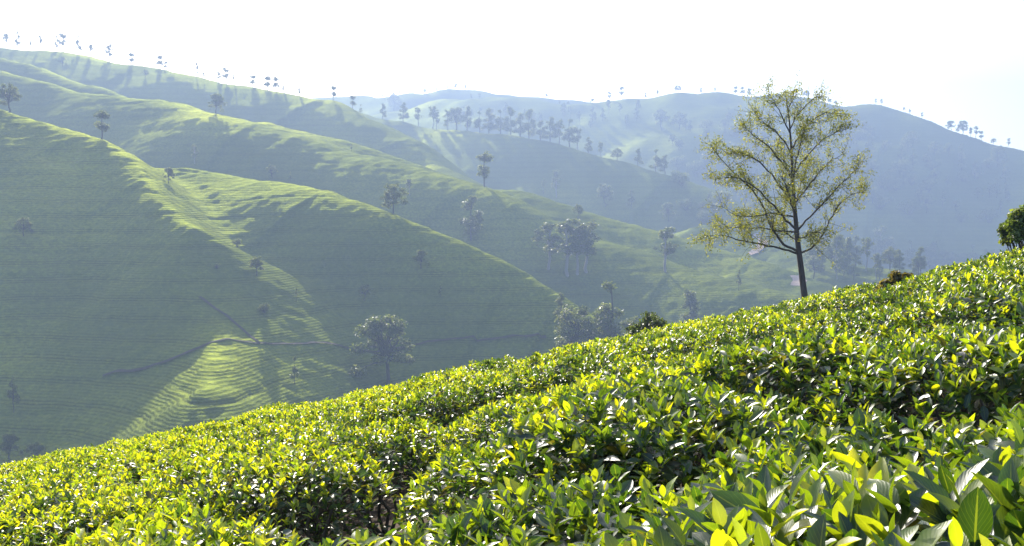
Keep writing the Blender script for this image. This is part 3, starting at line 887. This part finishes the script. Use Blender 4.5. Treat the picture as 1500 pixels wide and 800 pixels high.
for (x, y) in spots:
    d = math.hypot(x, y)
    u = x / max(y, 0.1)
    if y < 0.55 or d < 0.9:
        continue
    if gap_dist(x, y) < 0.0:
        continue
    z = float(canopy(x, y))
    # keep only bushes the frame can show (with a margin for a step to the side)
    pyv = 400 - F * (z / y - math.tan(PITCH)); pxv = 750 + F * u
    if not (-170 < pxv < 1670 and pyv < 1250):
        continue
    # a bush wholly below the brow of the slope shows nothing
    dd = np.linspace(0.8, max(y - 0.4, 0.9), 60)
    if y > 6 and (z + 0.12) / (y + 0.3) < float(np.max(canopy(x / y * dd, dd) / dd)) - 0.004:
        continue
    n = canopy_normal(x, y)
    q = n.to_track_quat('Z', 'Y').to_matrix().to_4x4()
    nb += 1
    if d < 3.3:
        q = Vector((-CB, -CC, 1)).normalized().to_track_quat('Z', 'Y').to_matrix().to_4x4()
        near_list.append((d, x, y, z, q)); continue
    key = 'edge%d' % min(4, max(0, (pxv > 430) + (pxv > 760) + (pxv > 1050) + (pxv > 1240))) if y > 8.5 else 'left' if u < -0.06 else 'right' if u > 0.34 else 'mid'
    t = thing('tea_bush', LAB[key][0], 'tea bush', (0, 0, 0), 0, LAB[key][1])
    rot = q @ Matrix.Rotation(brg.uniform(0, 6.28), 4, 'Z')
    s = brg.uniform(0.94, 1.08)
    hz = brg.normal() * 0.04
    t.matrix_world = Matrix.Translation(Vector((x, y, z)) - n * (BUSH_H * s) + Vector((0, 0, hz))) @ rot @ Matrix.Scale(s, 4)
    # fresher flush low on the slope, older leaf higher up, in patches
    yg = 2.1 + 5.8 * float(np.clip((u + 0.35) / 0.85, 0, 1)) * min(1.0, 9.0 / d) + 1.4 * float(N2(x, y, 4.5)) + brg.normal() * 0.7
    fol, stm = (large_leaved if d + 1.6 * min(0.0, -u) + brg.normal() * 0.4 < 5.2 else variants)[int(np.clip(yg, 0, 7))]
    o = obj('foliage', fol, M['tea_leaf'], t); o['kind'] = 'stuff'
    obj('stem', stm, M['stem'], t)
# the bushes in front: their largest leaves are single parts
near_list.sort(key=lambda q: q[0])
leaf_meshes = []
for k in range(15):
    rg = np.random.default_rng(900 + k)
    tm = leaf_template(7, 0.022, 50 + k)
    c = (YOUNG if k < 5 else MID if k < 10 else MATURE)[k % 4] * rg.uniform(0.85, 1.15)
    one = (np.zeros((1, 3)), np.array([(0, 1.0, 0)]), np.array([(0, 0, 1.0)]), np.ones(1), np.array([rg.uniform(0.4, 0.52)]), c[None], np.array([rg.uniform(0.0, 0.35)]))
    me = cloud_mesh('tea_leaf_blade', tm, one); me.materials.append(M['tea_leaf'])
    leaf_meshes.append(me)
nleaf = 0
for i, (d, x, y, z, q) in enumerate(near_list):
    rg = np.random.default_rng(4000 + i)
    big = float(np.interp(d, (1.3, 3.3), (1.30, 1.18)))
    A = bush_leaves(rg, BR, 0, big, 0.14, 0.55)
    n = Vector((-CB, -CC, 1)).normalized()
    mw = Matrix.Translation(Vector((x, y, z)) - n * BUSH_H) @ q @ Matrix.Rotation(rg.uniform(0, 6.28), 4, 'Z')
    t = thing('tea_bush', LAB['front'][0], 'tea bush', (0, 0, 0), 0, LAB['front'][1])
    t.matrix_world = mw
    Mw = np.array(mw)
    Pw = A[0] @ Mw[:3, :3].T + Mw[:3, 3]
    dist = np.linalg.norm(Pw, axis=1)
    inview = (Pw[:, 1] > 0.3) & (np.abs(Pw[:, 0] / Pw[:, 1]) < 0.56) & (Pw[:, 2] / Pw[:, 1] > -0.36)
    score = np.where(inview & (A[0][:, 2] > BUSH_H - 0.06), A[3] / dist, 0)
    pick = np.argsort(-score)[:130]; pick = pick[score[pick] > 0]
    rest = np.ones(len(A[0]), bool); rest[pick] = False
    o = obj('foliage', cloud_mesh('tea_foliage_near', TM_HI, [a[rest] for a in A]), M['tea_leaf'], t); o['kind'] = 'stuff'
    obj('stem', stem_mesh(rg, BR), M['stem'], t)
    for k in pick:
        red = A[5][k][0]
        me = leaf_meshes[(0 if red > 0.15 else 5 if red > 0.06 else 10) + rg.integers(5)]
        lf = bpy.data.objects.new('leaf', me); COL.objects.link(lf); lf.parent = t
        T = A[1][k]; S = unit(np.cross(T, A[2][k])); Nn = np.cross(S, T)
        lf.matrix_local = Matrix.Translation(Vector(A[0][k])) @ Matrix(np.stack([S, T, Nn], -1).tolist()).to_4x4() @ Matrix.Scale(float(A[3][k]), 4)
        nleaf += 1
print('tea bushes', nb, 'near', len(near_list), 'single leaves', nleaf)

# ------------------------------------------------------------------ haze
def haze():
    x0, x1, y0, y1, z0, z1 = -1300, 1300, -80, 1700, -75, 245
    V = [(x, y, z) for z in (z0, z1) for y in (y0, y1) for x in (x0, x1)]
    Q = [(0, 2, 3, 1), (4, 5, 7, 6), (0, 1, 5, 4), (2, 6, 7, 3), (0, 4, 6, 2), (1, 3, 7, 5)]
    m, nt, N, L = new_mat('haze_air')
    v = N.new('ShaderNodeVolumePrincipled')
    v.inputs['Color'].default_value = (*HAZE_COLOR, 1)
    v.inputs['Density'].default_value = HAZE_DENSITY
    v.inputs['Anisotropy'].default_value = HAZE_G
    o = N.new('ShaderNodeOutputMaterial'); L.new(v.outputs[0], o.inputs['Volume'])
    h = obj('haze', mesh_np('haze', np.array(V, float), np.array(Q), smooth=False), m)
    h['kind'] = 'stuff'
    h['label'] = 'pale blue morning haze filling the valley air'
    h.visible_shadow = True
    zz = H.max()
    print('terrain max', zz, 'min', H.min())
haze()
